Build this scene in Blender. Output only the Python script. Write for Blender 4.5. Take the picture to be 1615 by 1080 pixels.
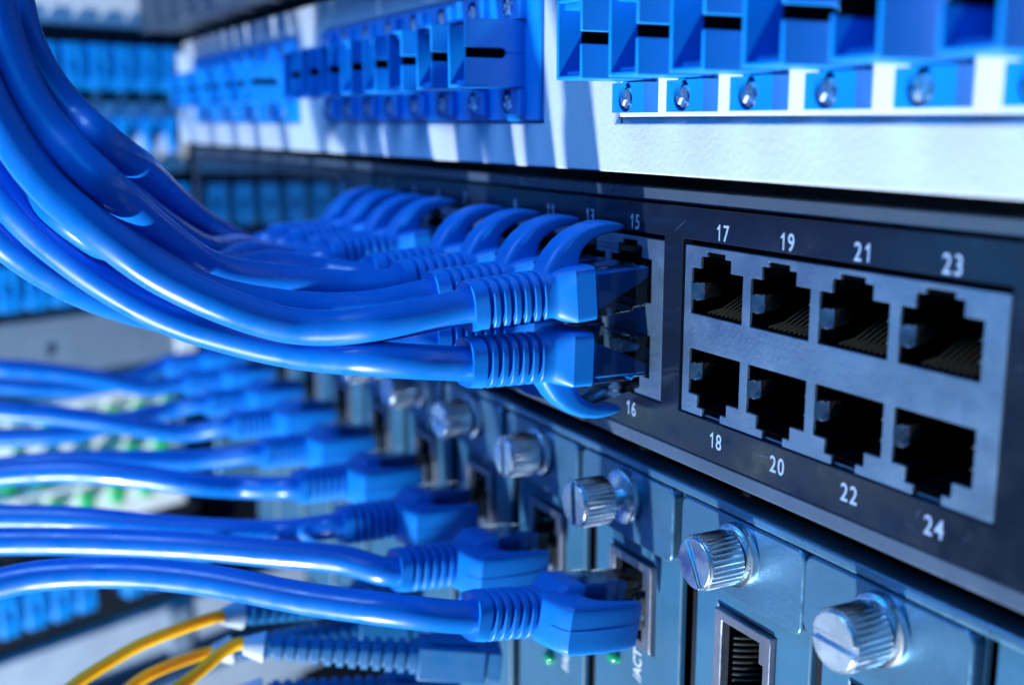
import bpy, math, random
from mathutils import Matrix, Vector
random.seed(7)
S = 0.001            # every length below is written in millimetres
PI = math.pi
scene = bpy.context.scene
C = scene.collection
for o in list(bpy.data.objects): bpy.data.objects.remove(o)

# ------------------------------------------------------------------ camera
FPX = 1800.0
_th = math.atan(345 / FPX); _ph = math.atan(952 / math.hypot(FPX, 345))
Fh = Vector((-math.cos(_ph), math.sin(_ph), 0)); CR = Vector((math.sin(_ph), math.cos(_ph), 0))
CF = Fh * math.cos(_th) - Vector((0, 0, math.sin(_th))); CU = CR.cross(CF)
CAM = Vector((133.4, -104, 0))
def at(sx, sy, d):      # a measured direction and distance turned into a place in the rack
    return CAM + (CF + CR * ((sx - 807.5) / FPX) + CU * ((540 - sy) / FPX)) * d
cd = bpy.data.cameras.new('camera'); cam = bpy.data.objects.new('camera', cd); C.objects.link(cam)
cam.matrix_world = Matrix((( CR.x, CU.x, -CF.x, CAM.x*S), (CR.y, CU.y, -CF.y, CAM.y*S), (CR.z, CU.z, -CF.z, CAM.z*S), (0,0,0,1)))
cd.sensor_width = 36; cd.lens = 36 * FPX / 1615; cd.clip_start = 0.005; cd.clip_end = 20
cd.dof.use_dof = True; cd.dof.focus_distance = 0.172; cd.dof.aperture_fstop = 13.5; cd.dof.aperture_blades = 0
scene.camera = cam
# ------------------------------------------------------------------ world and lamps
w = bpy.data.worlds.new('World'); scene.world = w; w.use_nodes = True
nt = w.node_tree; bg = nt.nodes['Background']
tc = nt.nodes.new('ShaderNodeTexCoord'); mp = nt.nodes.new('ShaderNodeMapping'); gr = nt.nodes.new('ShaderNodeTexNoise')
gr.inputs['Scale'].default_value = 1.6; gr.inputs['Detail'].default_value = 1
rp = nt.nodes.new('ShaderNodeValToRGB')
rp.color_ramp.elements[0].position = .38; rp.color_ramp.elements[0].color = (.0005, .010, .030, 1)
rp.color_ramp.elements[1].position = .68; rp.color_ramp.elements[1].color = (.004, .21, .54, 1)
nt.links.new(tc.outputs['Generated'], mp.inputs['Vector']); nt.links.new(mp.outputs['Vector'], gr.inputs['Vector'])
nt.links.new(gr.outputs['Fac'], rp.inputs['Fac']); nt.links.new(rp.outputs['Color'], bg.inputs['Color'])
bg.inputs['Strength'].default_value = 0.42
def lamp(name, kind, loc, target, power, col, size=.02, sy=None):
    l = bpy.data.lights.new(name, kind); l.energy = power; l.color = col
    if kind == 'AREA':
        l.shape = 'RECTANGLE' if sy else 'DISK'; l.size = size
        if sy: l.size_y = sy
    else: l.shadow_soft_size = size
    o = bpy.data.objects.new(name, l); C.objects.link(o)
    o.location = Vector(loc) * S
    o.rotation_euler = (Vector(target) - Vector(loc)).to_track_quat('-Z', 'Y').to_euler()
    return o
lamp('key_lamp', 'POINT', (120, -460, -680), (0, 0, 0), 60, (.86, .94, 1.0), .022)
lamp('fill_lamp', 'AREA', (420, -420, 420), (-60, 0, -30), 1.05, (0, .38, 1.0), .45)
lamp('side_fill', 'AREA', (-420, -560, 60), (-60, 0, -40), 0.55, (0, .36, 1.0), .35)  # added soft fill for cable sheen, not a fixture of the room
lamp('rack_fill', 'AREA', (-60, -330, 330), (-450, 0, -60), 2.0, (.20, .48, 1.0), .25)  # added fill that brightens the neighbouring rack, no real fixture there
scene.view_settings.view_transform = 'Standard'; scene.view_settings.look = 'None'
scene.view_settings.exposure = 0; scene.view_settings.gamma = 1
scene.cycles.max_bounces = 10; scene.cycles.transmission_bounces = 8; scene.cycles.transparent_max_bounces = 8
scene.cycles.sample_clamp_indirect = 4; scene.cycles.caustics_refractive = False; scene.cycles.caustics_reflective = False

# ------------------------------------------------------------------ materials
MATS = {}
def mat(name, col, rough=.5, metal=0, spec=.5, bump=0, bscale=800, var=0, trans=0, ior=1.5, coat=0, emit=None, es=1, speck=0, scratch=0, sss=0):
    m = bpy.data.materials.new(name); m.use_nodes = True; t = m.node_tree; b = t.nodes['Principled BSDF']
    b.inputs['Base Color'].default_value = (*col, 1); b.inputs['Roughness'].default_value = rough
    b.inputs['Metallic'].default_value = metal; b.inputs['Specular IOR Level'].default_value = spec
    b.inputs['Transmission Weight'].default_value = trans; b.inputs['IOR'].default_value = ior
    b.inputs['Coat Weight'].default_value = coat
    if sss: b.inputs['Subsurface Weight'].default_value = 1; b.inputs['Subsurface Radius'].default_value = (1, .55, .05); b.inputs['Subsurface Scale'].default_value = .004
    if emit: b.inputs['Emission Color'].default_value = (*emit, 1); b.inputs['Emission Strength'].default_value = es
    co = t.nodes.new('ShaderNodeTexCoord')
    def noise(s, d=3, vec=None):
        n = t.nodes.new('ShaderNodeTexNoise'); n.inputs['Scale'].default_value = s; n.inputs['Detail'].default_value = d
        t.links.new(vec or co.outputs['Object'], n.inputs['Vector']); return n
    colsock = None
    if var:
        n = noise(70, 4); r = t.nodes.new('ShaderNodeValToRGB')
        r.color_ramp.elements[0].position = .3; r.color_ramp.elements[1].position = .7
        r.color_ramp.elements[0].color = (*[c * (1 - var) for c in col], 1); r.color_ramp.elements[1].color = (*[min(1, c * (1 + var)) for c in col], 1)
        t.links.new(n.outputs['Fac'], r.inputs['Fac']); colsock = r.outputs['Color']
        n2 = noise(240, 5); mr = t.nodes.new('ShaderNodeMapRange'); mr.inputs['To Min'].default_value = max(.02, rough - .1); mr.inputs['To Max'].default_value = min(1, rough + .12)
        mr.inputs['From Min'].default_value = .3; mr.inputs['From Max'].default_value = .7
        t.links.new(n2.outputs['Fac'], mr.inputs['Value']); t.links.new(mr.outputs['Result'], b.inputs['Roughness'])
    if speck:       # dust
        v = t.nodes.new('ShaderNodeTexVoronoi'); v.inputs['Scale'].default_value = 330; t.links.new(co.outputs['Object'], v.inputs['Vector'])
        n3 = noise(1500, 2); ad = t.nodes.new('ShaderNodeMath'); ad.operation = 'MULTIPLY_ADD'; ad.inputs[1].default_value = .12
        t.links.new(n3.outputs['Fac'], ad.inputs[0]); t.links.new(v.outputs['Distance'], ad.inputs[2])
        lt = t.nodes.new('ShaderNodeMath'); lt.operation = 'LESS_THAN'; lt.inputs[1].default_value = speck
        t.links.new(ad.outputs[0], lt.inputs[0])
        mx = t.nodes.new('ShaderNodeMix'); mx.data_type = 'RGBA'; mx.inputs['B'].default_value = (.5, .55, .62, 1)
        if colsock: t.links.new(colsock, mx.inputs['A'])
        else: mx.inputs['A'].default_value = (*col, 1)
        t.links.new(lt.outputs[0], mx.inputs['Factor']); colsock = mx.outputs['Result']
    if scratch:     # long fine scratches in two directions
        for k, (rot, sc) in enumerate((((0, .55, 0), (18, 60, 620)), ((0, -.25, 0), (10, 60, 480)))):
            mpn = t.nodes.new('ShaderNodeMapping'); mpn.inputs['Rotation'].default_value = rot; mpn.inputs['Scale'].default_value = sc; mpn.inputs['Location'].default_value = (k * 3.1, 0, k)
            t.links.new(co.outputs['Object'], mpn.inputs['Vector'])
            ns = noise(1, 1, mpn.outputs['Vector']); g = t.nodes.new('ShaderNodeMath'); g.operation = 'GREATER_THAN'; g.inputs[1].default_value = scratch
            t.links.new(ns.outputs['Fac'], g.inputs[0])
            mx = t.nodes.new('ShaderNodeMix'); mx.data_type = 'RGBA'; mx.inputs['B'].default_value = (.10, .15, .28, 1)
            if colsock: t.links.new(colsock, mx.inputs['A'])
            else: mx.inputs['A'].default_value = (*col, 1)
            t.links.new(g.outputs[0], mx.inputs['Factor']); colsock = mx.outputs['Result']
    if colsock: t.links.new(colsock, b.inputs['Base Color'])
    if bump:
        n = noise(bscale, 3); bp = t.nodes.new('ShaderNodeBump'); bp.inputs['Strength'].default_value = bump; bp.inputs['Distance'].default_value = .0003
        t.links.new(n.outputs['Fac'], bp.inputs['Height']); t.links.new(bp.outputs['Normal'], b.inputs['Normal'])
    MATS[name] = m; return m
M_white = mat('powder_coated_white_steel', (.58, .66, .78), .45, bump=.4, bscale=1100, var=.04)
M_black = mat('switch_bezel_plastic', (.008, .014, .030), .16, spec=.6, bump=.04, bscale=1600, var=.15, speck=.03)
M_bezel = mat('bezel_edge', (.06, .095, .16), .32, spec=.6, bump=.05, var=.15, speck=.03)
M_dark = mat('dark_plastic', (.010, .012, .018), .45, var=.1)
M_hole = mat('cavity_black', (.002, .0025, .004), .8, spec=0)
M_gap = mat('rack_interior_black', (.003, .005, .010), .7, spec=.15)
M_cage = mat('nickel_port_cage', (.22, .35, .52), .40, metal=.8, bump=.35, bscale=1400, var=.14)
M_bronze = mat('dull_bronze_contacts', (.22, .20, .17), .32, metal=1)
M_spring = mat('spring_metal', (.72, .80, .92), .25, metal=1, var=.1)
M_gold = mat('gold_contacts', (.62, .22, .10), .35, metal=.5)
M_blue = mat('blue_boot_plastic', (.002, .205, .70), .44, bump=.08, bscale=1300, var=.05, spec=.45)
M_cable = mat('blue_cable_jacket', (.0015, .165, .64), .34, var=.05, spec=.55, coat=.15)
M_adapt = mat('blue_adapter_plastic', (.003, .27, .80), .38, var=.05, bump=.04)
M_clear = bpy.data.materials.new('clear_polycarbonate'); M_clear.use_nodes = True
_t = M_clear.node_tree; _t.nodes.remove(_t.nodes['Principled BSDF']); _o = _t.nodes['Material Output']
_a = _t.nodes.new('ShaderNodeBsdfTransparent'); _a.inputs['Color'].default_value = (.86, .93, .97, 1)
_b = _t.nodes.new('ShaderNodeBsdfGlossy'); _b.inputs['Roughness'].default_value = .08; _b.inputs['Color'].default_value = (.9, .95, 1, 1)
_f = _t.nodes.new('ShaderNodeFresnel'); _f.inputs['IOR'].default_value = 1.5; _m = _t.nodes.new('ShaderNodeMixShader')
_t.links.new(_f.outputs[0], _m.inputs[0]); _t.links.new(_a.outputs[0], _m.inputs[1]); _t.links.new(_b.outputs[0], _m.inputs[2]); _t.links.new(_m.outputs[0], _o.inputs['Surface'])
M_insert = mat('blue_insert', (.002, .22, .75), .35)
M_chrome = mat('nickel_screw', (.72, .80, .88), .28, metal=1, var=.05)
M_card = mat('card_grey_paint', (.038, .14, .25), .38, spec=.6, bump=.10, bscale=1500, var=.10, speck=.02)
M_brk = mat('card_bracket_metal', (.085, .22, .37), .34, metal=.55, bump=.2, bscale=1300, var=.12, speck=.02)
M_jack = mat('jack_shroud', (.26, .28, .36), .45, metal=.8, bump=.2, var=.2)
M_text = mat('printed_lettering', (.34, .47, .72), .5)
M_print = mat('white_lettering', (.75, .82, .92), .5)
M_ledoff = mat('green_indicator_lens', (.01, .32, .16), .15, spec=.7)
M_grey = mat('grey_painted_steel', (.20, .27, .36), .5, var=.08)
M_unit = mat('dark_grey_casing', (.05, .075, .11), .5, var=.1)
M_white2 = mat('white_panel_plastic', (.84, .90, .95), .45, var=.03)
M_white3 = mat('bright_white_plastic', (.86, .90, .94), .45, var=.03)
M_green = mat('green_adapter_plastic', (.01, .42, .13), .4, var=.05)
M_yel = mat('yellow_fibre_jacket', (.95, .46, .006), .42, spec=.2, sss=1)
M_rail = mat('pale_grey_rail', (.42, .50, .62), .45, var=.08)

# ------------------------------------------------------------------ mesh helpers
class MB:
    def __init__(s): s.v = []; s.f = []
    def add(s, vs, fs):
        n = len(s.v); s.v += [tuple(p) for p in vs]; s.f += [tuple(i + n for i in f) for f in fs]; return s
    def box(s, x0, x1, y0, y1, z0, z1):
        return s.add([(x, y, z) for z in (z0, z1) for y in (y0, y1) for x in (x0, x1)],
            [(0,2,3,1),(4,5,7,6),(0,1,5,4),(2,6,7,3),(0,4,6,2),(1,3,7,5)])
    def prism(s, pts, a0, a1, axis='y'):     # pts: loop in the two other axes
        def P(a, p):
            return {'y': (p[0], a, p[1]), 'x': (a, p[0], p[1]), 'z': (p[0], p[1], a)}[axis]
        n = len(pts)
        return s.add([P(a0, p) for p in pts] + [P(a1, p) for p in pts],
            [tuple(range(n)), tuple(range(2*n-1, n-1, -1))] + [(i, i+n, (i+1) % n + n, (i+1) % n) for i in range(n)])
    def loft(s, rings, cap=True):
        n = len(rings[0]); vs = [p for r in rings for p in r]; fs = []
        for k in range(len(rings)-1):
            for i in range(n):
                fs.append((k*n+i, k*n+(i+1) % n, (k+1)*n+(i+1) % n, (k+1)*n+i))
        if cap: fs += [tuple(range(n-1, -1, -1)), tuple(range((len(rings)-1)*n, len(rings)*n))]
        return s.add(vs, fs)
    def lathe(s, prof, cx=0, cz=0, n=40, mod=None):     # prof: (y, r) round an axis parallel to y
        rings = []
        for y, r in prof:
            rings.append([(cx + math.cos(2*PI*i/n) * r, y, cz + math.sin(2*PI*i/n) * r) for i in range(n)])
        return s.loft(rings)
    def tube(s, pts, r, n=20, cap=True):
        pts = [Vector(p) for p in pts]; rings = []; up = None
        for i, p in enumerate(pts):
            t = (pts[min(i+1, len(pts)-1)] - pts[max(i-1, 0)]).normalized()
            if up is None: up = Vector((0, 0, 1)) if abs(t.z) < .9 else Vector((1, 0, 0))
            a = (up - t * up.dot(t)).normalized(); b = t.cross(a); up = a
            rr = r[i] if isinstance(r, (list, tuple)) else r
            rings.append([p + (a * math.cos(2*PI*k/n) + b * math.sin(2*PI*k/n)) * rr for k in range(n)])
        return s.loft(rings, cap)
    def grid(s, xs, zs, solid, y0, y1):      # flat plate with openings, one skin, real thickness
        nx, nz = len(xs)-1, len(zs)-1
        g = [[bool(solid((xs[i]+xs[i+1])/2, (zs[j]+zs[j+1])/2)) for j in range(nz)] for i in range(nx)]
        idx = {}
        def V(i, j, k):
            if (i, j, k) not in idx: idx[(i, j, k)] = len(s.v); s.v.append((xs[i], (y0, y1)[k], zs[j]))
            return idx[(i, j, k)]
        for i in range(nx):
            for j in range(nz):
                if not g[i][j]: continue
                s.f.append((V(i,j,0), V(i+1,j,0), V(i+1,j+1,0), V(i,j+1,0)))
                s.f.append((V(i,j,1), V(i,j+1,1), V(i+1,j+1,1), V(i+1,j,1)))
                if i == 0 or not g[i-1][j]: s.f.append((V(i,j,0), V(i,j+1,0), V(i,j+1,1), V(i,j,1)))
                if i == nx-1 or not g[i+1][j]: s.f.append((V(i+1,j,0), V(i+1,j,1), V(i+1,j+1,1), V(i+1,j+1,0)))
                if j == 0 or not g[i][j-1]: s.f.append((V(i,j,0), V(i,j,1), V(i+1,j,1), V(i+1,j,0)))
                if j == nz-1 or not g[i][j+1]: s.f.append((V(i,j+1,0), V(i+1,j+1,0), V(i+1,j+1,1), V(i,j+1,1)))
        return s
    def plate_hole(s, x0, x1, z0, z1, cx, cz, rx, rz, y0, y1, n=32):
        O = []; I = []
        for i in range(n):
            a = 2*PI*(i+.5)/n; c, q = math.cos(a), math.sin(a)
            k = min(((x1-cx)/c if c > 0 else (x0-cx)/c) if abs(c) > 1e-6 else 1e9, ((z1-cz)/q if q > 0 else (z0-cz)/q) if abs(q) > 1e-6 else 1e9)
            O.append((cx + c*k, cz + q*k)); I.append((cx + c*rx, cz + q*rz * (1.25 if q > 0 else 1)))
        for i in range(n):      # snap nearest outline points to the corners
            pass
        for X, Z in ((x0,z0),(x1,z0),(x0,z1),(x1,z1)):
            b = min(range(n), key=lambda i: (O[i][0]-X)**2 + (O[i][1]-Z)**2); O[b] = (X, Z)
        vs = [(p[0], y0, p[1]) for p in O] + [(p[0], y0, p[1]) for p in I] + [(p[0], y1, p[1]) for p in O] + [(p[0], y1, p[1]) for p in I]
        fs = []
        for i in range(n):
            j = (i+1) % n
            fs += [(i, j, n+j, n+i), (2*n+i, 3*n+i, 3*n+j, 2*n+j), (i, 2*n+i, 2*n+j, j), (n+i, n+j, 3*n+j, 3*n+i)]
        return s.add(vs, fs)
    def build(s, name, m, parent=None, smooth=40, bevel=0, seg=2, xf=None):
        me = bpy.data.meshes.new(name)
        vs = [(xf @ Vector(p)) if xf else p for p in s.v]
        me.from_pydata([(p[0]*S, p[1]*S, p[2]*S) for p in vs], [], s.f); me.update()
        me.materials.append(m)
        import bmesh
        b = bmesh.new(); b.from_mesh(me); bmesh.ops.recalc_face_normals(b, faces=b.faces); b.to_mesh(me); b.free()
        if smooth:
            me.polygons.foreach_set('use_smooth', [True]*len(me.polygons)); me.set_sharp_from_angle(angle=math.radians(smooth))
        o = bpy.data.objects.new(name, me); C.objects.link(o)
        if parent: o.parent = parent
        if bevel:
            md = o.modifiers.new('bevel', 'BEVEL'); md.width = bevel*S; md.segments = seg; md.limit_method = 'ANGLE'; md.angle_limit = math.radians(40); md.harden_normals = False
        return o
def tag(o, label=None, cat=None, group=None, kind=None):
    if label: o['label'] = label
    if cat: o['category'] = cat
    if group: o['group'] = group
    if kind: o['kind'] = kind
    return o
def empty(name, loc=(0,0,0), label=None, cat=None, group=None, rz=0):
    o = bpy.data.objects.new(name, None); C.objects.link(o); o.empty_display_size = .01
    o.location = Vector(loc)*S; o.rotation_euler = (0, 0, rz)
    return tag(o, label, cat, group)
def copy_tree(o, parent=None):
    c = o.copy(); C.objects.link(c)
    if parent: c.parent = parent
    for ch in list(o.children): copy_tree(ch, c)
    return c
def letters(txt, size, x, y, z, m, parent, name='port_number', rot=0, sx=.82):
    adv = .60*size if txt.isdigit() else None
    parts = MBraw()
    if adv:
        for k, ch_ in enumerate(txt):
            ox = (k - (len(txt)-1)/2)*adv
            if ch_ == '1':
                h = .70*size; w_ = .088*size; b = -h/2; t = h/2; X = ox + .06*size
                parts.poly([(X-w_/2, b), (X+w_/2, b), (X+w_/2, t), (X-w_*.35, t), (X-w_/2, t-.10*size)])
                parts.poly([(X-w_/2, t-.10*size), (X-w_*.35, t), (X-.02*size-w_*.8, t-.09*size), (X-.2*size, t-.155*size), (X-.2*size, t-.245*size), (X-w_/2, t-.19*size)])
            else: parts.glyph(ch_, size, ox)
    else: parts.glyph(txt, size, 0)
    me = parts.mesh(name)
    me.transform(Matrix.Translation((x*S, y*S, z*S)) @ Matrix.Rotation(rot, 4, 'Y') @ Matrix.Rotation(PI/2, 4, 'X') @ Matrix.Diagonal((sx, 1, 1, 1)))
    me.materials.clear(); me.materials.append(m)
    o = bpy.data.objects.new(name, me); C.objects.link(o); o.parent = parent; return o
class MBraw:
    def __init__(s): s.v = []; s.f = []
    def poly(s, pts):
        n = len(s.v); k = len(pts)
        s.v += [(p[0]*S, p[1]*S, 0.00002) for p in pts] + [(p[0]*S, p[1]*S, -.00002) for p in pts]
        s.f += [tuple(range(n, n+k)), tuple(range(n+2*k-1, n+k-1, -1))] + [(n+i, n+k+i, n+k+(i+1) % k, n+(i+1) % k) for i in range(k)]
    def glyph(s, t, size, ox):
        cu = bpy.data.curves.new('g', 'FONT'); cu.body = t; cu.size = size*S; cu.align_x = 'CENTER'; cu.align_y = 'BOTTOM_BASELINE' if len(t) == 1 else 'CENTER'; cu.extrude = .00002; cu.offset = .00002*size/3.4; cu.space_character = .95
        ob = bpy.data.objects.new('g', cu); C.objects.link(ob); bpy.context.view_layer.update()
        me = bpy.data.meshes.new_from_object(ob.evaluated_get(bpy.context.evaluated_depsgraph_get()))
        bpy.data.objects.remove(ob); bpy.data.curves.remove(cu)
        n = len(s.v); dy = -.35*size*S if len(t) == 1 else 0
        s.v += [(v.co.x + ox*S, v.co.y + dy, v.co.z) for v in me.vertices]
        s.f += [tuple(i + n for i in p.vertices) for p in me.polygons]; bpy.data.meshes.remove(me)
    def mesh(s, name):
        me = bpy.data.meshes.new(name); me.from_pydata(s.v, [], s.f); me.update(); return me

# ------------------------------------------------------------------ backdrop of the server room
bd = MB().box(-1700, 900, 900, 905, -900, 900).build('back_wall', mat('room_wall', (.03, .06, .12), .8, var=.1), smooth=0)
tag(bd, kind='structure')

# ------------------------------------------------------------------ network switch
sw = empty('network_switch', (-150, 0, -53), 'dark network switch with numbered double row of ports, blue cables in its left ports', 'network switch')
L = Matrix.Translation((150, 0, 53))
PX = lambda c: -1.6 + 14.05*c                     # port centres: c = 0..3 is the block 17..24
BL = [(-9.4, 49.9, 0), (-74.9+.3, -15.2, 1), (-140.1+.3, -80.6, 2)]
def port_x(col):         # col 0 = ports 23/24, counting to the left
    blk, i = divmod(col, 4)
    return PX(3 - i) - 65.2 * blk
ports = [(port_x(c), c) for c in range(12)]
zc0, zc1 = -44.2, -18.2
xs = sorted({-354, 86, *[b[0]-.5 for b in BL], *[b[1]+.4 for b in BL]})
def sol(x, z): return not (zc0-.2 < z < zc1+.9 and any(b[0]-.5 < x < b[1]+.4 for b in BL))
MB().grid(xs, [-50.4, zc0-.2, zc1+.9, -12.4], sol, 0, 2).build('bezel', M_black, sw, xf=L, bevel=.12)
MB().box(-354, 86, .5, 2.4, -53.2, -50.6).box(-354, 86, .5, 2.4, -12.2, -9.8).build('bezel_trim', M_bezel, sw, xf=L, bevel=.4)
MB().box(-353, 85, 15, 250, -53, -10).box(-353, 85, 3, 15, -53, -46.5).box(-353, 85, 3, 15, -15.8, -10).box(-353, -141.5, 3, 15, -46.4, -15.9).box(51.5, 85, 3, 15, -46.4, -15.9).build('body', M_dark, sw, xf=L)
MB().box(-345, -165, -.25, -.02, -49.5, -15).build('glossy_window', mat('glossy_black_window', (.006, .010, .02), .05, spec=1, coat=1), sw, xf=L, bevel=.1)
# clear lens at the far left end of the face plus frame line
MB().box(-352.5, -350.5, -.5, 0, -50, -13).build('end_frame', M_bezel, sw, xf=L, bevel=.2)
sc_ = MB(); rs = random.Random(3)
marks = [((1308,386),(1386,360),.16),((1105,338),(1130,331),.2),((1048,447),(1078,450),.06),((1050,470),(1074,476),.06),((1044,570),(1076,568),.07),((1030,532),(1052,533),.1),((1470,398),(1530,372),.12),((1160,352),(1215,334),.07),((1190,716),(1214,722),.05),((1250,345),(1262,338),.08)]
for k in range(26):
    a_ = (rs.uniform(1050, 1600), rs.uniform(335, 860)); an = rs.gauss(-.35, .5); ln = rs.uniform(6, 40)
    marks.append((a_, (a_[0] + ln*math.cos(an), a_[1] + ln*math.sin(an)), rs.uniform(.02, .05)))
for a_, b_, wd in marks:
    pq = []
    for q in (a_, b_):
        dv = CF + CR*((q[0]-807.5)/FPX) + CU*((540-q[1])/FPX); pq.append(CAM + dv*(-CAM.y/dv.y))
    p0, p1 = [(v.x, v.z) for v in pq]
    if any(any(b[0]-1 < x_ < b[1]+1 for b in BL) and -45.2 < z_ < -16.8 for x_, z_ in (p0, p1)) or not all(-50 < z_ < -12.6 for _, z_ in (p0, p1)): continue
    dx_, dz_ = p1[0]-p0[0], p1[1]-p0[1]; L_ = math.hypot(dx_, dz_); nx_, nz_ = -dz_/L_*wd, dx_/L_*wd
    pts = [(p0[0]+dx_*t+nx_*math.sin(PI*t), p0[1]+dz_*t+nz_*math.sin(PI*t)+ .04*L_*t*(1-t)) for t in [i/8 for i in range(9)]]
    pts += [(p0[0]+dx_*t-nx_*math.sin(PI*t)*.6, p0[1]+dz_*t-nz_*math.sin(PI*t)*.6 + .04*L_*t*(1-t)) for t in [i/8 for i in range(7, 0, -1)]]
    sc_.add([(x_, -.012, z_) for x_, z_ in pts], [tuple(range(len(pts)))])
sc_.build('scratch_marks', mat('scratch_pale', (.07, .12, .26), .4), sw, xf=L, smooth=0)
def hole_in(x, z, px):   # outline of the two stacked sockets at port centre px
    for s_, zm in ((1, -25.05), (-1, -37.55)):
        dz = (z - zm) * s_; dx = x - px
        if -3.55 < dz < 3.55 and abs(dx) < 6.15: return True
        if 3.5 < dz < 5.45 and abs(dx+.3) < 3.6: return True
        if 5.4 < dz < (6.2 if s_ > 0 else 7) and abs(dx+.3) < 2.2: return True
    return False
for bi, (bx0, bx1, blk) in enumerate(BL):
    px = [p for p, c in ports if c // 4 == blk]
    xx = {bx0, bx1}; zz = {zc0, zc1}
    for p in px: xx |= {p-6.15, p+6.15, p-3.9, p+3.3, p-2.5, p+1.9}
    for s_, zm in ((1, -25.05), (-1, -37.55)):
        for q in (-3.55, 3.55, 5.45, 6.2 if s_ > 0 else 6.65): zz.add(zm + s_*q)
    cage = MB().grid(sorted(xx), sorted(zz), lambda x, z: not any(hole_in(x, z, p) for p in px), .25, .8)
    cg = cage.build('port_cage', M_cage, sw, xf=L, smooth=0, bevel=.08)
    # outer sleeve of the cage
    MB().grid([bx0, bx0+.3, bx1-.3, bx1], [zc0, zc0+.3, zc1-.3, zc1], lambda x, z: x < bx0+.3 or x > bx1-.3 or z < zc0+.3 or z > zc1-.3, .85, 14).build('cage_sleeve', M_cage, cg, xf=L)
def make_socket(s_):
    """one port cavity, mouth at local y=0, latch slot towards +z*s_"""
    m = MB()
    def bz(x0, x1, y0, y1, a, b): m.box(x0, x1, y0, y1, min(a*s_, b*s_), max(a*s_, b*s_))
    bz(-6.7, 6.7, 13, 13.6, -4.2, 6.2)                      # back
    bz(-6.7, 6.7, .9, 13, -4.3, -3.7)                       # floor
    bz(-6.75, -6.25, .9, 13, -3.7, 5.2); bz(6.25, 6.75, .9, 13, -3.7, 5.2)
    bz(-6.25, -4.0, .9, 13, 3.65, 5.2); bz(3.4, 6.25, .9, 13, 3.65, 5.2); bz(-4.0, 3.4, .9, 13, 5.5, 6.1)
    return m
srt = {}
def add_port(px, up):
    s_ = 1 if up else -1; zm = -25.05 if up else -37.55
    if up not in srt:
        a = make_socket(s_).build('port', M_hole, sw, smooth=0)
        pins = MB()
        for k in range(8):
            x = -3.57 + k*1.02
            pins.tube([(x, 1.8, -3.3*s_), (x, 4.5, -2.9*s_), (x, 9.5, -.3*s_), (x, 11, .2*s_)], .19, 6)
        p2 = pins.build('contact_pins', M_gold, a)
        sp = MB()
        for sg in (-1, 1):
            sp.add([(sg*6.15, .3, 1.1), (sg*6.15, .3, -1.4), (sg*5.3, 2.2, -1.4), (sg*5.3, 2.2, 1.1), (sg*5.7, 6, -1.2), (sg*5.7, 6, .9),
                    (sg*6.23, .3, 1.1), (sg*6.23, .3, -1.4), (sg*5.4, 2.3, -1.4), (sg*5.4, 2.3, 1.1), (sg*5.8, 6.1, -1.2), (sg*5.8, 6.1, .9)],
                   [(0,1,2,3),(3,2,4,5),(7,6,9,8),(8,9,11,10),(0,3,9,6),(1,7,8,2),(3,5,11,9),(2,8,10,4),(0,6,7,1),(4,10,11,5)])
            sp.box(min(sg*6.28, sg*5.2), max(sg*6.28, sg*5.2), 1.0, 2.2, 1.1, 1.22).box(min(sg*6.28, sg*5.2), max(sg*6.28, sg*5.2), 1.0, 2.2, -1.55, -1.42)
        sp.build('shield_spring', M_spring, a, smooth=30)
        srt[up] = a; o = a
    else: o = copy_tree(srt[up], sw)
    o.location = Vector((px + 150, 0, zm + 53))*S
    return o
for p, c in ports:
    add_port(p, True); add_port(p, False)
    letters(str(23 - 2*c), 3.4, p + 1.6 - .2, -.03, -15.7, M_text, sw).matrix_parent_inverse = Matrix.Translation(Vector((150, 0, 53))*S)
    letters(str(24 - 2*c), 3.4, p + 1.6 - .2, -.03, -47.05, M_text, sw).matrix_parent_inverse = Matrix.Translation(Vector((150, 0, 53))*S)

# ------------------------------------------------------------------ patch panel with blue fibre adapters above the switch
pp = empty('fibre_patch_panel', (-150, -6, -7.5), 'white patch panel with three banks of blue fibre adapters, just above the dark switch', 'patch panel')
LP = Matrix.Translation((150, 6, 7.5))
banks = [(-318, -184, 0, 8), (-161.5, -43.4, 0, 8), (-20.5, 100, 1, 8)]
xs = sorted({-335, 120, *[b[0] for b in banks], *[b[1] for b in banks]})
MB().grid(xs, [-7.5, 0, 24, 31], lambda x, z: not (0 < z < 24 and any(b[0] < x < b[1] for b in banks)), -6, -4.6).build('face_plate', M_white, pp, xf=LP, bevel=.25)
MB().box(-334, 119, -4.4, -3.4, -7, 30.5).build('recess_plate', M_white, pp, xf=LP)
MB().box(-336.5, -333, -8.5, -4.5, -7, 27).build('end_flange', M_white, pp, xf=LP, bevel=.4)
_sc = {}
def make_screw(parent, r=1.75):
    m = MB(); n = 24
    m.lathe([(1.2, r*.95), (.2, r), (-.15, r*.85), (-.3, r*.5)], n=n)
    for a in (0, PI/2):     # raised quarters leave a cross between them
        pass
    for q in range(4):
        a0 = q*PI/2 + .3; pts = [(math.cos(a0 + PI/2*.62*i/4)*rr, math.sin(a0 + PI/2*.62*i/4)*rr) for rr, rng in ((r*.78, range(5)),) for i in rng] + [(math.cos(a0+.45)*r*.2, math.sin(a0+.45)*r*.2)]
        m.prism(pts, -.55, -.2)
    return m.build('screw', M_chrome, parent, smooth=35)
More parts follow.
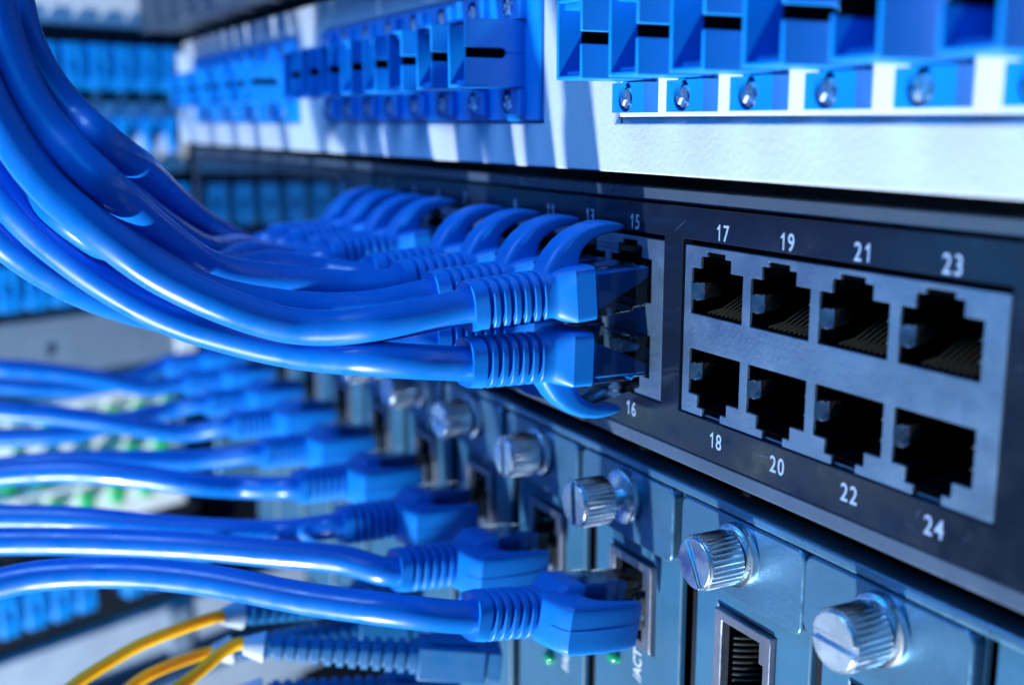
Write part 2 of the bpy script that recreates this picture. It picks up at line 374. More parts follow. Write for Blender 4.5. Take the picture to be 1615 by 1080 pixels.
def make_adapter(parent, flip=False):
    """blue square-mouthed fibre adapter; local y=0 is the flange plane, mouth towards -y"""
    m = MB(); h = 5.75; W = 3.65; Dp = 12.2
    def wall(sx_, slot):
        ys = [-Dp, -Dp+7.9, 0] if slot else [-Dp, 0]
        if slot:
            n = 8; t = .62; x0, x1 = (sx_*W, sx_*(W-t)) if sx_ > 0 else (-W, -W+t)
            pts = [(-Dp, -h), (0, -h), (0, h), (-Dp, h), (-Dp, .85)] + [(-Dp+7.1 + .85*math.sin(PI*i/n), .85*math.cos(PI*i/n)) for i in range(n+1)] + [(-Dp, -.85)]
            # two halves keep every face simple
            up = [(-Dp, .85), (-Dp+7.1, .85)] + [(-Dp+7.1+.85*math.sin(PI/2*i/5), .85*math.cos(PI/2*i/5)) for i in range(1, 6)] + [(0, 0), (0, h), (-Dp, h)]
            dn = [(y, -z) for y, z in up]
            m.prism(up, min(x0, x1), max(x0, x1), 'x'); m.prism(dn, min(x0, x1), max(x0, x1), 'x')
        else:
            m.box(min(sx_*W, sx_*(W-.62)), max(sx_*W, sx_*(W-.62)), -Dp, 0, -h, h)
    wall(1, not flip); wall(-1, flip)
    m.box(-W+.62, W-.62, -Dp, 0, h-.62, h).box(-W+.62, W-.62, -Dp, 0, -h, -h+.62)
    a = m.build('adapter', M_adapt, parent, bevel=.2)
    k = MB().box(-W+.64, W-.64, -2.4, -1.6, -h+.64, h-.64)
    k.box(-W+.64, W-.64, -Dp+1.0, -Dp+5, h-1.5, h-.64).box(-1.9, 1.9, -Dp+.9, -Dp+5, -h+.64, -h+1.2)
    k.build('inner_housing', M_adapt, a, bevel=.1)
    sg = -1 if flip else 1
    MB().box(min(sg*(W-.66), sg*(W-.9)), max(sg*(W-.66), sg*(W-.9)), -Dp+.5, -3.2, -1.1, 1.1).build('dark_slot_liner', M_hole, a)  # added near-black plate behind the slot, stands in for the shade inside
    MB().lathe([(-1.7, 1.9), (-5, 1.9), (-5.01, 1.2), (-3, 1.2)], n=24).build('sleeve', M_hole, a)
    for s_ in (1, -1):
        e = MB().plate_hole(-4.3, 4.3, min(s_*6.0, s_*10.4), max(s_*6.0, s_*10.4), -.6, s_*8.3, 1.9, 2.0, -1.9, 1.4).build('mounting_ear', M_adapt, a, bevel=.12, smooth=35)
    for s_ in (1, -1):
        MB().lathe([(-.45, 1.5), (-.8, 1.45), (-1.05, .9)], n=20, cx=-.6, cz=s_*8.3-.15)
        q = make_screw(a); q.location = Vector((-.6, -1.35, s_*8.3-.1))*S; q.rotation_euler = (0, random.random()*3, 0)
    return a
protoA = make_adapter(pp); protoB = None
fl = Vector((150, 6, 7.5))
first = True
for bi, (b0, b1, kind, n) in enumerate(banks):
    for i in range(n):
        if bi == 2: x = -14.0 + 14.35*i
        elif bi == 1: x = -52.9 - 14.5*i
        else: x = -193.5 - 15.0*i
        flip = (bi == 2 and i >= 4)
        if flip:
            if protoB is None: protoB = make_adapter(pp, True); o = protoB
            else: o = copy_tree(protoB, pp)
        elif first: o = protoA; first = False
        else: o = copy_tree(protoA, pp)
        o.location = (Vector((x, -6, 12.0 if bi else 11.6)) + fl)*S
    if bi < 2: MB().box(b0+.4, b1-.4, -6.6, -4.45, .4, 23.6).build('adapter_flange', M_adapt, pp, xf=LP, bevel=.3)
    else: MB().box(b0+.4, b1-.4, -5.3, -4.45, 1.0, 23.0).build('adapter_bracket', M_white2, pp, xf=LP, bevel=.15)
# unit above the patch panel
ua = empty('rack_unit', (-150, -10, 34), 'dark grey rack unit above the white patch panel at the top left', 'rack unit')
MB().box(-350, 120, -16, 200, 35.5, 79).build('casing', M_unit, ua, xf=Matrix.Translation((150, 10, -34)), bevel=.6)
MB().box(-351, 121, -19, -16.1, 35.0, 79.5).build('front_plate', M_unit, ua, xf=Matrix.Translation((150, 10, -34)), bevel=.6)

# ------------------------------------------------------------------ chassis with line cards below the switch
ch = empty('equipment_chassis', (-150, 8, -150), 'blue-grey card chassis frame under the switch, holding upright line cards', 'chassis')
LC = Matrix.Translation((150, -8, 150))
MB().box(-356, 90, 3.95, 9, -59.7, -57.9).build('top_lip', M_brk, ch, xf=LC, bevel=.5)
MB().box(-356, 90, 22, 260, -160, -56.8).build('frame', M_gap, ch, xf=LC)
MB().box(-360, -356.2, 4, 200, -160, -50).build('side_ear', M_brk, ch, xf=LC, bevel=.4)
MB().box(-352, 84, 12, 240, -56.4, -53.6).build('dark_gap_fill', M_gap, ch, xf=LC)  # black filler in the gap under the switch, its shade given as colour
PITCH = 31.5
def make_card():
    """origin: centre of the card at the height of its thumbscrew, y=0 is the painted face"""
    r = empty('line_card')
    xs = [-12.9, -7.2, 7.0, 14.6]; 
    MB().grid(xs, [-90, -28.2, -11.4, 5.0], lambda x, z: not (-7.2 < x < 7.0 and -28.2 < z < -11.4), 0, 1.5).build('face_plate', M_card, r, bevel=.35)
    MB().box(-15.4, -13.1, 1.2, 3, -90, 4.8).build('dark_gap_strip', M_dark, r)  # dark strip set in the open gap beside the card, standing for its shade
    # bracket: plate with a dipped lower edge and rounded corners
    pts = []
    def arc(cx, cz, rr, a0, a1, k=6):
        for i in range(k+1):
            a = math.radians(a0 + (a1-a0)*i/k); pts.append((cx + rr*math.cos(a), cz + rr*math.sin(a)))
    arc(12.85, 3.6, 1.7, 0, 90); arc(-13.3, 3.6, 1.7, 90, 180); arc(-13.3, -4.6, 1.7, 180, 270)
    pts += [(-8.5, -6.6), (-6.5, -7.6)]; 
    arc(12.85, -6.2, 1.7, 270, 360)
    MB().prism(pts, -2.1, .3).build('bracket', M_brk, r, bevel=.35, smooth=35)
    # thumbscrew: knurled knob with a slotted face on a washer
    k = MB(); n = 96; rings = []
    for y, rr in ((0, 3.6), (-.35, 4.15), (-.6, 4.3), (-5.9, 4.3), (-6.15, 4.1)):
        ring = []
        for i in range(n):
            q = rr * (1 if (i % 3) == 1 else (.955 if rr > 4.2 else 1)); a = 2*PI*i/n
            ring.append((q*math.cos(a), y, q*math.sin(a)))
        rings.append(ring)
    k.loft(rings)
    th = MB(); 
    for sg in (-1, 1):
        for (r0, y0, y1) in ((3.95, -6.7, -6.14),):
            half = [(r0*math.cos(t), r0*math.sin(t)) for t in [math.asin(.55/r0) + (PI - 2*math.asin(.55/r0))*i/18 for i in range(19)]]
            half = [(x, z*sg) for x, z in half]
            th.prism(half, y0, y1)
    kn = k.build('thumbscrew', M_chrome, r, smooth=25)
    kn.location = (0, -3.9*S, 0)
    cap = th.build('slotted_face', M_chrome, kn, smooth=30, bevel=.18)
    MB().lathe([(4.0, 1.7), (.1, 1.7)], n=20).build('shank', M_chrome, kn)
    wsh = MB().lathe([(-2.05, 5.0), (-2.6, 5.1), (-3.3, 4.9), (-3.6, 4.2), (-3.65, 1.9)], n=40).build('washer', M_chrome, r, smooth=35)
    # jack, its mouth turned a quarter turn
    j = MB()
    xs2 = [-7.0, -5.0, -2.2, 4.2, 5.2, 6.8]; zs2 = [-28.0, -26.4, -23.2, -16.6, -13.2, -11.6]
    def sj(x, z): 
        if -5.0 < x < 4.2 and -26.4 < z < -13.2: return False
        if 4.2 < x < 5.2 and -23.2 < z < -16.6: return False
        return True
    j.grid(xs2, zs2, sj, -.9, 0.9)
    jk = j.build('jack', M_jack, r, bevel=.18)
    inn = MB().grid([-6.9, -5.1, 5.4, 6.7], [-27.9, -26.5, -13.1, -11.7], lambda x, z: x < -5.1 or x > 5.4 or z < -26.5 or z > -13.1, 1, 14)
    inn.box(-6.9, 6.7, 14, 14.5, -27.9, -11.7)
    inn.build('jack_cavity', M_hole, jk, smooth=0)
    pn = MB()
    for q in range(8):
        z = -16.3 - q*1.05
        pn.tube([(-4.4, 1.2, z), (-3.6, 2.2, z), (-1.4, 6.5, z), (-.6, 9.5, z)], .24, 8)
    pn.build('contact_pins', M_bronze, jk)
    for lx, lz in ((-5.2, -33.4), (1.6, -44.5)):
        MB().lathe([(.4, 1.5), (-.7, 1.5), (-1.2, 1.25), (-1.6, .7), (-1.7, .1)], cx=lx, cz=lz, n=24).build('indicator_light', M_ledoff, r)
    letters('/ACT', 3.6, 2.1, -.05, -32.0, M_print, r, 'lettering', rot=-PI/2, sx=.8)
    letters('FAIL', 3.4, 7.7, -.05, -42.5, M_print, r, 'lettering', rot=-PI/2, sx=.8)
    return r
def card_x(k): return {1: 31.2, 0: 1.5, -1: -30.4}.get(k, -62 - 31.7*(-2 - k) if k < -1 else 0)
card0 = make_card(); cards = []
names = {1: 'line card at the lower right corner with the largest, blurred slotted thumbscrew',
  0: 'blue-grey line card with an empty jack and a knurled thumbscrew, right of the frontmost plug',
  -1: 'blue-grey line card holding the frontmost blue plug, its thumbscrew backed out on its threads',
  -2: 'shaded line card with green indicator light, second to the left of the empty jack'}
for k in range(1, -10, -1):
    o = card0 if k == 1 else copy_tree(card0)
    o.location = Vector((card_x(k), 6, -65.2))*S
    lab = names.get(k) or '%s line card from the one with the empty jack, counting left, in the receding chassis' % {-3:'third', -4:'fourth', -5:'fifth', -6:'sixth', -7:'seventh', -8:'eighth', -9:'ninth'}[k]
    tag(o, lab, 'line card', 'line cards standing side by side in the chassis')
    cards.append(o)
    for c in o.children:
        if c.name.startswith('thumbscrew'):
            c.location = (0, (-3.9 if k != -1 else -6.2)*S, 0); c.rotation_euler = (0, {1: 0.0, 0: 1.05, -1: 1.5}.get(k, random.random()*3), 0)
c2 = MB().box(47.4, 90, 6, 7.5, -150, -58.9).build('blank_panel', M_card, bevel=.35)
c2.name = 'blank_panel'; tag(c2, 'blue-grey blank cover strip in the chassis at the right edge of the photo', 'cover panel')

# ------------------------------------------------------------------ blue patch cables
def superring(y, hw, hh, e, n=72, cz=0):
    out = []
    for i in range(n):
        a = 2*PI*(i+.5)/n; c, s_ = math.cos(a), math.sin(a)
        out.append((hw*abs(c)**(2/e)*(1 if c > 0 else -1), y, cz + hh*abs(s_)**(2/e)*(1 if s_ > 0 else -1)))
    return out
def make_plug_parts(root, wide=False):
    rings = [superring(-31.6, 2.9, 2.9, 2.3), superring(-31.8, 3.8, 3.8, 3), superring(-29.6, 4.05, 4.05, 3)]
    y = -29.6
    for k in range(6):
        a, b = 4.05, 2.95
        rings += [superring(y, a, a, 3), superring(y+.12, a-.1, a-.1, 3), superring(y+.22, b, b, 2.6), superring(y+.78, b, b, 2.6), superring(y+.88, a-.12, a-.12, 3), superring(y+1.02, a, a, 3)]
        y += 1.78
    rings += [superring(-18.9, 3.95, 3.95, 3), superring(-18.0, 4.0, 4.0, 3.2), superring(-17.5, 4.2, 4.05, 3.6), superring(-17.3, 4.35, 4.1, 4), superring(-15.1, 5.6, 4.4, 12), superring(-11.6, 5.6, 4.4, 12), superring(-11.4, 5.45, 4.25, 12)]
    boot = MB().loft(rings).build('boot', M_blue, root, smooth=29)
    # latch guard: curved fin that rises from the boot and reaches over the latch
    outer = [(-19.6, 2.8), (-18.6, 4.6), (-17.1, 6.7), (-15.2, 8.4), (-13.0, 9.7), (-10.6, 10.5), (-8.4, 10.8), (-6.5, 10.7), (-4.8, 10.3), (-3.7, 9.9), (-3.4, 9.5)]
    if wide: outer = [(-20.2, 2.8), (-19.9, 4.6), (-19.6, 6.8), (-19.1, 8.9), (-18.2, 10.3), (-14.5, 10.7), (-10.4, 10.7), (-7.2, 10.5), (-4.6, 10.1), (-3.0, 9.7), (-2.6, 9.1)]
    inner = [(-12.0, 2.4), (-12.2, 4.0), (-12.1, 5.3), (-11.6, 6.4), (-10.7, 7.3), (-9.6, 7.9), (-8.3, 8.3), (-7.0, 8.6), (-5.6, 8.75), (-4.3, 8.9), (-3.7, 9.1)]
    rings = []; n = 28
    for i, (o_, in_) in enumerate(zip(outer, inner)):
        mid = ((o_[0]+in_[0])/2, (o_[1]+in_[1])/2); dv = ((o_[0]-in_[0])/2, (o_[1]-in_[1])/2)
        t = i / 10; hw = (4.5 - .3*t if i < 9 else (4.1 if i == 9 else 3.7)) if wide else (2.7 - .35*t if i < 9 else (2.2 if i == 9 else 1.8))
        rr = []
        for k in range(n):
            a = 2*PI*(k+.5)/n; c, s_ = math.cos(a), math.sin(a); e = 6 if wide else 4
            u = hw*abs(c)**(2/e)*(1 if c > 0 else -1); v = abs(s_)**(2/e)*(1 if s_ > 0 else -1)
            rr.append((u, mid[0] + dv[0]*v, mid[1] + dv[1]*v))
        rings.append(rr)
    gd = MB().loft(rings).build('latch_guard', M_blue, boot, smooth=36 if wide else 38)
    if wide: MB().tube([(0, p_[0], p_[1]-.02) for p_ in outer[2:]], .11, 6).tube([(4.02, -29.5, 0), (4.02, -19, 0)], .08, 6).build('mould_line', M_blue, gd)
    g = MB().prism([(-11.4, -3.9), (-4.8, -3.9), (-4.6, -3.3), (9 if wide else 6, -3.3), (9 if wide else 6, 3.4), (-3.6, 3.4), (-4.2, 4.0), (-11.4, 4.0)], -5.6, 5.6, 'x')
    cn = g.build('connector', M_clear, root, bevel=.3, seg=2)
    MB().add([(-5.3, -11.35, -2.9), (5.3, -11.35, -2.9), (5.3, -11.35, 3.1), (-5.3, -11.35, 3.1), (-5.2, -1.2, 1.2), (5.2, -1.2, 1.2), (5.2, -1.2, 2.9), (-5.2, -1.2, 2.9)],
             [(0,3,2,1), (4,5,6,7), (0,1,5,4), (1,2,6,5), (2,3,7,6), (3,0,4,7)]).build('cable_core', M_insert, cn, bevel=.2)
    pn = MB()
    for q in range(8): pn.box(-3.75 + q*1.02, -3.35 + q*1.02, -.5, 5, -3.0, -1.2)
    pn.build('contact_blades', M_bronze, cn)
    MB().prism([(5.0, 3.5), (5.0, 4.5), (-9.4, 8.0), (-9.6, 7.2), (-1, 4.6), (3.5, 3.45)], -3.0, 3.0, 'x').build('latch', M_clear, cn, bevel=.12)
_pl = {}; QUEUE = []
def relax(items, dmin, iters=90, step=2.6):
    import numpy as np
    runs = []
    for r, M, P, rad in items:
        pts = catmull(P, 24); acc = [pts[0]]; d = 0
        for a, b in zip(pts, pts[1:]):
            d += (b-a).length
            if d >= step: acc.append(b); d = 0
        runs.append(np.array([tuple(p) for p in acc], dtype=np.float32))
    ids = np.concatenate([np.full(len(q), i) for i, q in enumerate(runs)]); X = np.concatenate(runs); X0 = X.copy()
    loc = np.concatenate([np.arange(len(q)) for q in runs]); free = np.clip((loc*step - 9)/14, 0, 1)[:, None].astype(np.float32)
    last = np.concatenate([[False]*(len(q)-1) + [True] for q in runs])
    for it in range(iters):
        sq = (X*X).sum(1); D2 = sq[:, None] + sq[None] - 2*X@X.T
        I, J = np.nonzero((D2 < dmin*dmin) & (ids[:, None] < ids[None]))
        if len(I) == 0: break
        v = X[I] - X[J]; d = np.linalg.norm(v, axis=1, keepdims=True) + 1e-4
        push = v/d*(dmin - d)*.5
        A = np.zeros_like(X); n = np.zeros((len(X), 1), np.float32)
        np.add.at(A, I, push); np.add.at(A, J, -push); np.add.at(n, I, 1); np.add.at(n, J, 1)
        X += A/np.maximum(n, 1)*free*1.1
        for _ in range(14):
            E_ = X - X0; Y = X.copy(); Y[1:-1] = X0[1:-1] + .5*E_[1:-1] + .25*(E_[:-2] + E_[2:])
            ok = (loc > 0) & ~last; X[ok] += (Y[ok] - X[ok])*free[ok]
    out = []
    for i, (r, M, P, rad) in enumerate(items):
        Q = [Vector(tuple(float(c) for c in p)) for p in X[ids == i]]
        Q = catmull(Q[:3] + Q[3::2], 5); Mi = M.inverted()
        MB().tube([Mi @ p for p in Q], rad, 24).build('jacket', M_cable, r, smooth=60)
def catmull(P, seg=12):
    out = []
    Q = [P[0]*2 - P[1]] + P + [P[-1]*2 - P[-2]]
    for i in range(1, len(Q)-2):
        a, b, c, d = Q[i-1], Q[i], Q[i+1], Q[i+2]
        for k in range(seg):
            t = k/seg
            out.append(.5*((2*b) + (c-a)*t + (2*a - 5*b + 4*c - d)*t*t + (3*b - a - 3*c + d)*t**3))
    out.append(P[-1]); return out
def patch_cable(port, roll, tilt, yaw, path, label, group, rad=2.75):
    key = 'w' if roll == 90 else 'p'
    M = Matrix.Translation(port) @ Matrix.Rotation(math.radians(yaw), 4, 'Z') @ Matrix.Rotation(math.radians(tilt), 4, 'X') @ Matrix.Rotation(math.radians(roll), 4, 'Y')
    if key not in _pl:
        r = empty('patch_cable'); make_plug_parts(r, key == 'w'); _pl[key] = r
    else:
        src = _pl[key]; r = src.copy(); C.objects.link(r)
        for c in list(src.children):
            if not c.name.startswith('jacket'): copy_tree(c, r)
    W = M.copy(); W.translation = M.translation * S; r.matrix_world = W
    P = [M @ Vector((0, -27, 0)), M @ Vector((0, -33.5, 0))] + [at(*p) for p in path]
    QUEUE.append((r, M, P, rad))
    return tag(r, label, 'patch cable', group)
GU = 'blue patch cables plugged into the upper row of the switch'; GL = 'blue patch cables plugged into the lower row of the switch'; GC = 'blue patch cables plugged into the line cards'
# outermost (far) and innermost (near) runs of the bundle; the others lie between them
near = [(600,512),(480,518),(370,490),(250,434),(160,368),(75,295),(15,215),(-35,120),(-70,20)]
far  = [(400,398),(345,390),(298,372),(230,332),(158,275),(97,205),(52,132),(24,45),(12,-60)]
cols = [3+1+i for i in range(8)]       # column 4 = ports 15/16 ... column 11 = ports 1/2
desc = {15: 'blue patch cable under the printed number 15, frontmost plug of the upper row', 13: 'blue patch cable with its plug directly behind the one under number 15',
  11: 'blue patch cable, third plug of the upper row counting back from number 15', 9: 'blue patch cable, fourth plug back from number 15, just before the gap between hooks',
  7: 'blue patch cable, fifth plug back from number 15, first beyond the gap between hooks', 5: 'blue patch cable, sixth plug back from number 15 in the upper row',
  3: 'blurred blue patch cable, seventh plug back from number 15 in the upper row', 1: 'blurred blue patch cable in the farthest upper port, outermost curve of the bundle'}
entry = {0: None, 1: [(610,480,186),(500,484,184)], 2: [(560,452,200),(455,446,196)], 3: [(505,426,214),(410,415,208)],
         4: [(470,412,236),(390,400,226)], 5: [(440,404,250),(372,393,236)], 6: [(415,398,262),(355,388,244)], 7: [(400,393,272),(345,383,250)]}
for i in range(8):
    num = 15 - 2*i; px = port_x(4 + i); t = i/7
    path = []
    if entry[i]: path += entry[i]
    j0 = 0 if i == 0 else 2
    for j in range(j0, len(near)):
        a, b = near[j], far[j]; u = t**.75
        ub = [0, .36, .70, .20, .52, .80, .90, 1.03][i]; db = [160, 166, 162, 172, 173, 174, 180, 168][i]
        s_ = min(1, (j - 1)/3) if i else 1
        u = (t**.75)*(1-s_) + ub*s_
        dn = [172, 172, 168, 164, 161, 160, 159, 158, 158][j] if i == 0 else None
        d_right = [170, 186, 200, 212, 226, 236, 244, 248][i]
        dd = dn if i == 0 else d_right*(1-s_) + db*s_
        path.append((a[0]*(1-u) + b[0]*u, a[1]*(1-u) + b[1]*u, dd))
    tl = [4, 4, 3.5, 4, 3, 4, 3, 3][i]
    patch_cable(Vector((px, 1.8, -25.6)), 0, tl, [0, .6, -.5, .8, -.6, .4, 0, .5][i], path, desc[num], GU)
low = {16: [(605,562,173),(480,546,178),(370,517,180),(280,482,180),(195,430,178),(110,363,175),(40,292,172),(-20,215,170),(-60,130,168)],
       14: [(560,545,196),(440,526,195),(330,505,192),(240,476,189),(160,434,184),(80,376,179),(0,306,175),(-70,220,172)],
       12: [(520,532,214),(400,515,208),(290,496,200),(215,475,192),(150,450,185),(74,411,178),(0,362,172),(-60,310,168)],
       }
def blend(u, d0, d1, head):
    out = list(head)
    for j in range(3, len(near)):
        a, b = near[j], far[j]; q = min(1, (j-2)/3)
        out.append((a[0]*(1-u) + b[0]*u, a[1]*(1-u) + b[1]*u, d0*(1-q) + d1*q))
    return out
low[10] = blend(.05, 206, 181, [(480,500,230),(370,480,220)]); low[8] = blend(.3, 220, 182, [(450,478,248),(350,452,234)])
low[6] = blend(.55, 232, 184, [(425,462,262),(330,430,246)]); low[4] = blend(.74, 240, 187, [(400,452,276),(315,420,256)])
low[2] = blend(.84, 248, 190, [(380,440,288),(310,405,264)])
dl = {16: 'blue patch cable above the printed number 16, frontmost plug with its hook turned down', 14: 'blue patch cable in the lower row, half hidden directly behind the plug above number 16',
  12: 'blue patch cable in the lower row leaving lowest of the bundle at the left edge', 10: 'blue patch cable in the lower row, fourth plug back from number 16, mostly hidden',
  8: 'blue patch cable in the lower row, fifth plug back from number 16, mostly hidden', 6: 'blue patch cable in the lower row, sixth plug back from number 16, mostly hidden',
  4: 'blue patch cable in the lower row, seventh plug back from number 16, mostly hidden', 2: 'blue patch cable in the lower row, farthest plug back from number 16, mostly hidden'}
for i, num in enumerate((16, 14, 12, 10, 8, 6, 4, 2)):
    patch_cable(Vector((port_x(4 + i) + .1, 1.4, -37.4)), 180, [-1.5, -3, -3, -4, -4, -4, -4, -4][i], [0, .8, -.5, .5, 0, .4, .6, 0][i], low[num], dl[num], GL)
relax(QUEUE, 5.45); QUEUE = []
chn = [
 [(620,962,186),(480,943,191),(330,915,196),(200,903,199),(80,906,200),(0,920,199),(-80,942,198)],
 [(540,882,220),(430,872,222),(317,862,223),(200,856,224),(100,853,224),(0,853,224),(-80,856,224)],
 [(450,838,250),(360,838,248),(246,830,247),(120,818,246),(0,815,246),(-80,816,246)],
 [(385,768,276),(300,762,270),(211,750,268),(105,742,267),(0,748,267),(-80,760,267)],
 [(320,724,300),(211,726,294),(90,728,290),(0,738,288),(-80,750,288)],
 [(290,682,328),(185,668,318),(90,655,312),(0,648,308),(-80,640,306)],
 [(260,648,354),(190,664,342),(110,684,332),(0,690,326),(-80,690,322)],
 [(230,612,378),(150,596,366),(60,584,356),(0,580,350),(-80,572,346)],
 [(210,598,404),(140,612,392),(60,612,382),(0,608,376),(-80,606,370)]]
cl = ['blue patch cable along the bottom, frontmost and largest of the line card plugs', 'blue patch cable, second of the line card plugs, left of the pulled-out thumbscrew',
 'blue patch cable, third of the line card plugs counting back from the front', 'blue patch cable, fourth of the line card plugs counting back from the front',
 'blurred blue patch cable, fifth of the line card plugs counting back from the front', 'blurred blue patch cable, sixth of the line card plugs counting back from the front',
 'blurred blue patch cable, seventh of the line card plugs counting back from the front', 'blurred blue patch cable, eighth of the line card plugs counting back from the front',
 'blurred blue patch cable, farthest of the line card plugs in the chassis']
for k in range(9):
    patch_cable(Vector((card_x(-1-k) + .3, 2.6, -85.4 - (1.2 if k else 0))), 90, [-9.5, -5, -3, -2, -2, -2, -1, -1, -1][k], [5, 3, 3, 3, 2, 2, 2, 1, 1][k], chn[k], cl[k], GC)

relax(QUEUE, 5.6); QUEUE = []
# ------------------------------------------------------------------ yellow fibre leads with blue plugs
M_fib = mat('fibre_plug_plastic', (.002, .12, .32), .5, var=.08)
def fibre_lead(p_end, p_body, d0, d1, path, label):
    a = at(*p_end, d0); b = at(*p_body, d1); ax = (b - a).normalized(); Ln = (b-a).length
    up = Vector((0, 0, 1)); xx = ax.cross(up).normalized(); zz = xx.cross(ax)
    M = Matrix(((xx.x, ax.x, zz.x, a.x), (xx.y, ax.y, zz.y, a.y), (xx.z, ax.z, zz.z, a.z), (0,0,0,1)))
    r = empty('fibre_cable', (0,0,0), label, 'fibre cable', 'yellow fibre cables with blue plugs at the bottom left')
    W = M.copy(); W.translation = M.translation*S; r.matrix_world = W; Mi = M.inverted()
    P = [a + ax*3, a - ax*2] + [at(*q) for q in path[1:]]
    MB().tube([Mi @ p for p in catmull(P)], 1.25, 16).build('jacket', M_yel, r, smooth=60)
    rings = [superring(0, 1.6, 1.7, 2.2, 24), superring(4, 2.9, 3.0, 2.4, 24), superring(4.2, 2.0, 2.0, 2.4, 24)]
    MB().loft(rings).build('collar', M_rail, r)
    rr = []; y = 5.2; nrib = int((Ln*.74 - 5.2)/2.4)
    for k in range(nrib):
        w_ = 2.3 + .9*k/nrib
        rr += [superring(y, w_*.78, w_*.78, 3, 24), superring(y+.9, w_*.78, w_*.78, 3, 24), superring(y+1.0, w_, w_, 3.5, 24), superring(y+2.3, w_, w_, 3.5, 24)]; y += 2.4
    bt = MB().loft(rr).build('boot', M_fib, r, smooth=35)
    MB().box(-3.8, 3.8, y, Ln, -3.6, 3.6).box(-2.4, 2.4, y+2, Ln-2, 3.5, 4.5).build('housing', M_fib, r, bevel=.5)
    MB().box(-3.2, 3.2, Ln, Ln+3, -3, 3).build('ferrule_body', M_fib, r, bevel=.3)
    return r
fibre_lead((350,972), (640,935), 236, 268, [(300,978,232),(235,1010,228),(170,1045,224),(110,1085,220),(40,1150,216)], 'yellow fibre cable with a white collar, leftmost and highest of the three')
fibre_lead((335,1028), (640,985), 246, 262, [(300,1036,240),(250,1056,234),(205,1084,230),(150,1140,224)], 'bright yellow fibre cable, middle one of the three at the bottom')
fibre_lead((385,1018), (765,1040), 224, 230, [(350,1036,222),(310,1062,220),(270,1095,216),(220,1150,212)], 'yellow fibre cable nearest the bottom edge, its ribbed blue plug pointing right')
fibre_lead((380,1092), (700,1090), 232, 240, [(350,1100,230),(310,1120,228),(270,1150,226)], 'blue ribbed fibre plug cut by the bottom edge of the photo')

# ------------------------------------------------------------------ neighbouring rack behind, on the left
RO = at(300, 195, 560); RZ = math.atan2(.9354, -.3535)
def bgthing(name, z, label, cat): return empty(name, (RO.x, RO.y, RO.z + z), label, cat, None, RZ)
S0, S1 = -420, -4
def simple_adapter(m_, parent, s, zc, w_=9.2, h_=20, dep=8, slot=True):
    b = MB().grid([-w_/2, -w_*.18, w_*.18, w_/2], [-h_/2, -h_*.12, h_*.16, h_/2], lambda x, z: not (abs(x) < w_*.18 and -h_*.12 < z < h_*.16 and slot), -dep, 0)
    b.box(-w_/2 + .05, w_/2 - .05, -1, -.2, -h_/2+.05, h_/2-.05)
    return b
def row(parent, m_, zc, pitch=12.4, w_=8.6, h_=20, dep=8, s_end=-6, n=32, screw=None, skip=(), scz=0, slot=True):
    src = None; ssrc = None
    for i in range(n):
        s = s_end - 6 - pitch*i
        if i in skip: continue
        if src is None: o = src = simple_adapter(m_, parent, s, zc, w_, h_, dep, slot).build('adapter', m_, parent, bevel=.5)
        else: o = src.copy(); C.objects.link(o)
        o.location = Vector((s, -.1, zc))*S
        if screw:
            if ssrc is None:
                ssrc = q = MB().lathe([(0, 1.9), (-.8, 1.9), (-1.2, 1.2)], n=16).build('screw', M_chrome, parent)
            else: q = ssrc.copy(); C.objects.link(q)
            q.location = Vector((s, -.2 - (0 if not scz else 0), scz))*S
A = bgthing('adapter_panel', 43, 'blurred white adapter panel, topmost at the far left', 'patch panel')
MB().box(S0, S1, 0, 3, .4, 44).build('face_plate', M_white2, A, bevel=.4); row(A, M_adapt, 28, w_=6.5, h_=20)
B = bgthing('adapter_panel', 12, 'blurred black panel with blue adapters, second from the top at the far left', 'patch panel')
MB().box(S0, S1, 1, 4, -1.5, 30.6).build('face_plate', M_dark, B, bevel=.4); row(B, M_adapt, 13, w_=8.4, h_=20, screw=1, scz=-.2); 
Cc = bgthing('adapter_panel', -23, 'blurred white panel with blue wedge-shaped sockets and round screws, far left', 'patch panel')
MB().box(S0, S1+2, 0, 3, 0, 33).build('face_plate', M_white2, Cc, bevel=.4)
src = None
for i in range(32):
    if src is None:
        src = o = MB().prism([(-4.6, 7.5), (-1.7, -8.5), (1.7, -8.5), (4.6, 7.5)], -6, 0).build('socket', M_adapt, Cc, bevel=.5)
        k = MB().prism([(-1.6, 1.8), (-1.0, -5.5), (1.0, -5.5), (1.6, 1.8)], -6.2, -5.0).build('socket_slot', M_hole, src)
    else: o = copy_tree(src, Cc)
    o.location = Vector((-12 - 12.4*i, -.1, 18.5))*S
    if i == 0: s2 = q = MB().lathe([(0, 2.6), (-1.2, 2.6), (-1.8, 1.6)], n=20).build('screw', M_white2, Cc)
    else: q = s2.copy(); C.objects.link(q)
    q.location = Vector((-16 - 12.4*i, -.2, 29.8))*S
D = bgthing('adapter_panel', -85, 'blurred black double-row panel of blue adapters behind the cable bundle, left edge', 'patch panel')
MB().box(S0, S1+2, 1, 4, 0, 60).build('face_plate', M_dark, D, bevel=.4); row(D, M_adapt, 47, h_=19); row(D, M_adapt, 14, h_=20, screw=1, scz=30)
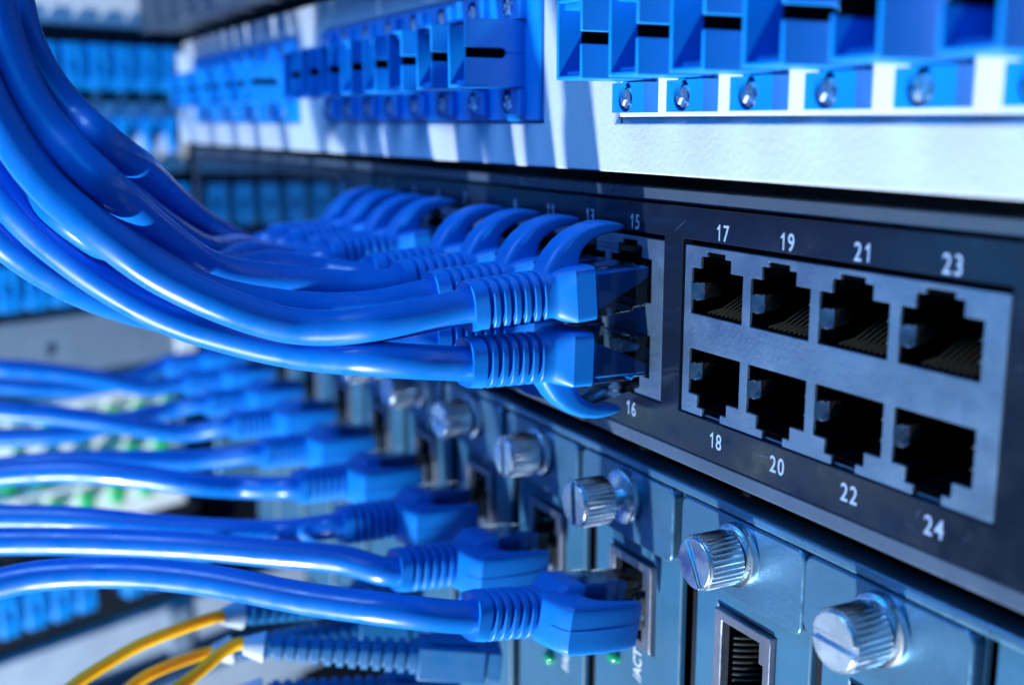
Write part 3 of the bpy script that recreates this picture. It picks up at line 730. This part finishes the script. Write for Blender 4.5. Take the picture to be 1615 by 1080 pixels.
Ee = bgthing('blank_panel', -122, 'blurred plain grey panel between the cable bundle and the lower cables', 'blank panel')
MB().box(S0, S1, 0, 3, 0, 35).build('face_plate', M_grey, Ee, bevel=.4)
for s in (-80, -260): MB().lathe([(0, 2.5), (-1, 2.5), (-1.6, 1.5)], cx=s, cz=20, n=18).build('screw', M_chrome, Ee)
MB().box(-15, -4, -2, -.1, 10, 22).build('tab', M_white2, Ee, bevel=.4)
G = bgthing('adapter_panel', -190, 'blurred white panel with three rows of green adapters, seen between the lower blue cables', 'patch panel')
MB().box(S0, -14, 0, 3, 0, 66).build('face_plate', M_white3, G, bevel=.4)
for zc, off in ((52, 0), (33, -6), (14, 0)): row(G, M_green, zc, pitch=15.5, w_=5.2, h_=8.5, dep=6, s_end=-16+off, n=25, slot=False)
MB().box(-400, -20, -7, -.2, 62, 65).build('shelf_lip', M_white2, G, bevel=.3)
MB().box(S0, -14, -5, -.2, 22.5, 24.5).build('shelf_lip', M_white2, G, bevel=.3)
H = bgthing('adapter_panel', -238, 'blurred black panel with blue adapters at the lower left, above the grey rails', 'patch panel')
MB().box(S0, -6, 1, 4, 0, 47).build('face_plate', M_dark, H, bevel=.4); row(H, M_adapt, 20, h_=20, skip=(4,))
MB().lathe([(.9, 2.6), (-1, 2.6), (-1.6, 1.5)], cx=-74.5, cz=13, n=18).build('screw', M_chrome, H)
I = bgthing('rack_rail', -330, 'pale grey steel rails and brackets at the bottom left corner', 'rack rail')
MB().box(S0, 60, -2, 5, 62, 88).build('rail', M_rail, I, bevel=1); MB().box(S0, 60, -14, -6, 28, 52).build('rail', M_rail, I, bevel=1)
MB().box(S0, 60, 6, 9, -60, 60).build('back_plate', M_grey, I, bevel=1)
for s in (-170, -30): MB().box(s, s+12, -5, -2.1, -40, 85).build('bracket', M_grey, I, bevel=.6)
J = bgthing('rack_post', -330, 'dark upright of the neighbouring rack behind the switch end', 'rack post')
MB().box(-5, 240, 8, 12, -60, 420).build('post', M_gap, J, bevel=.4)
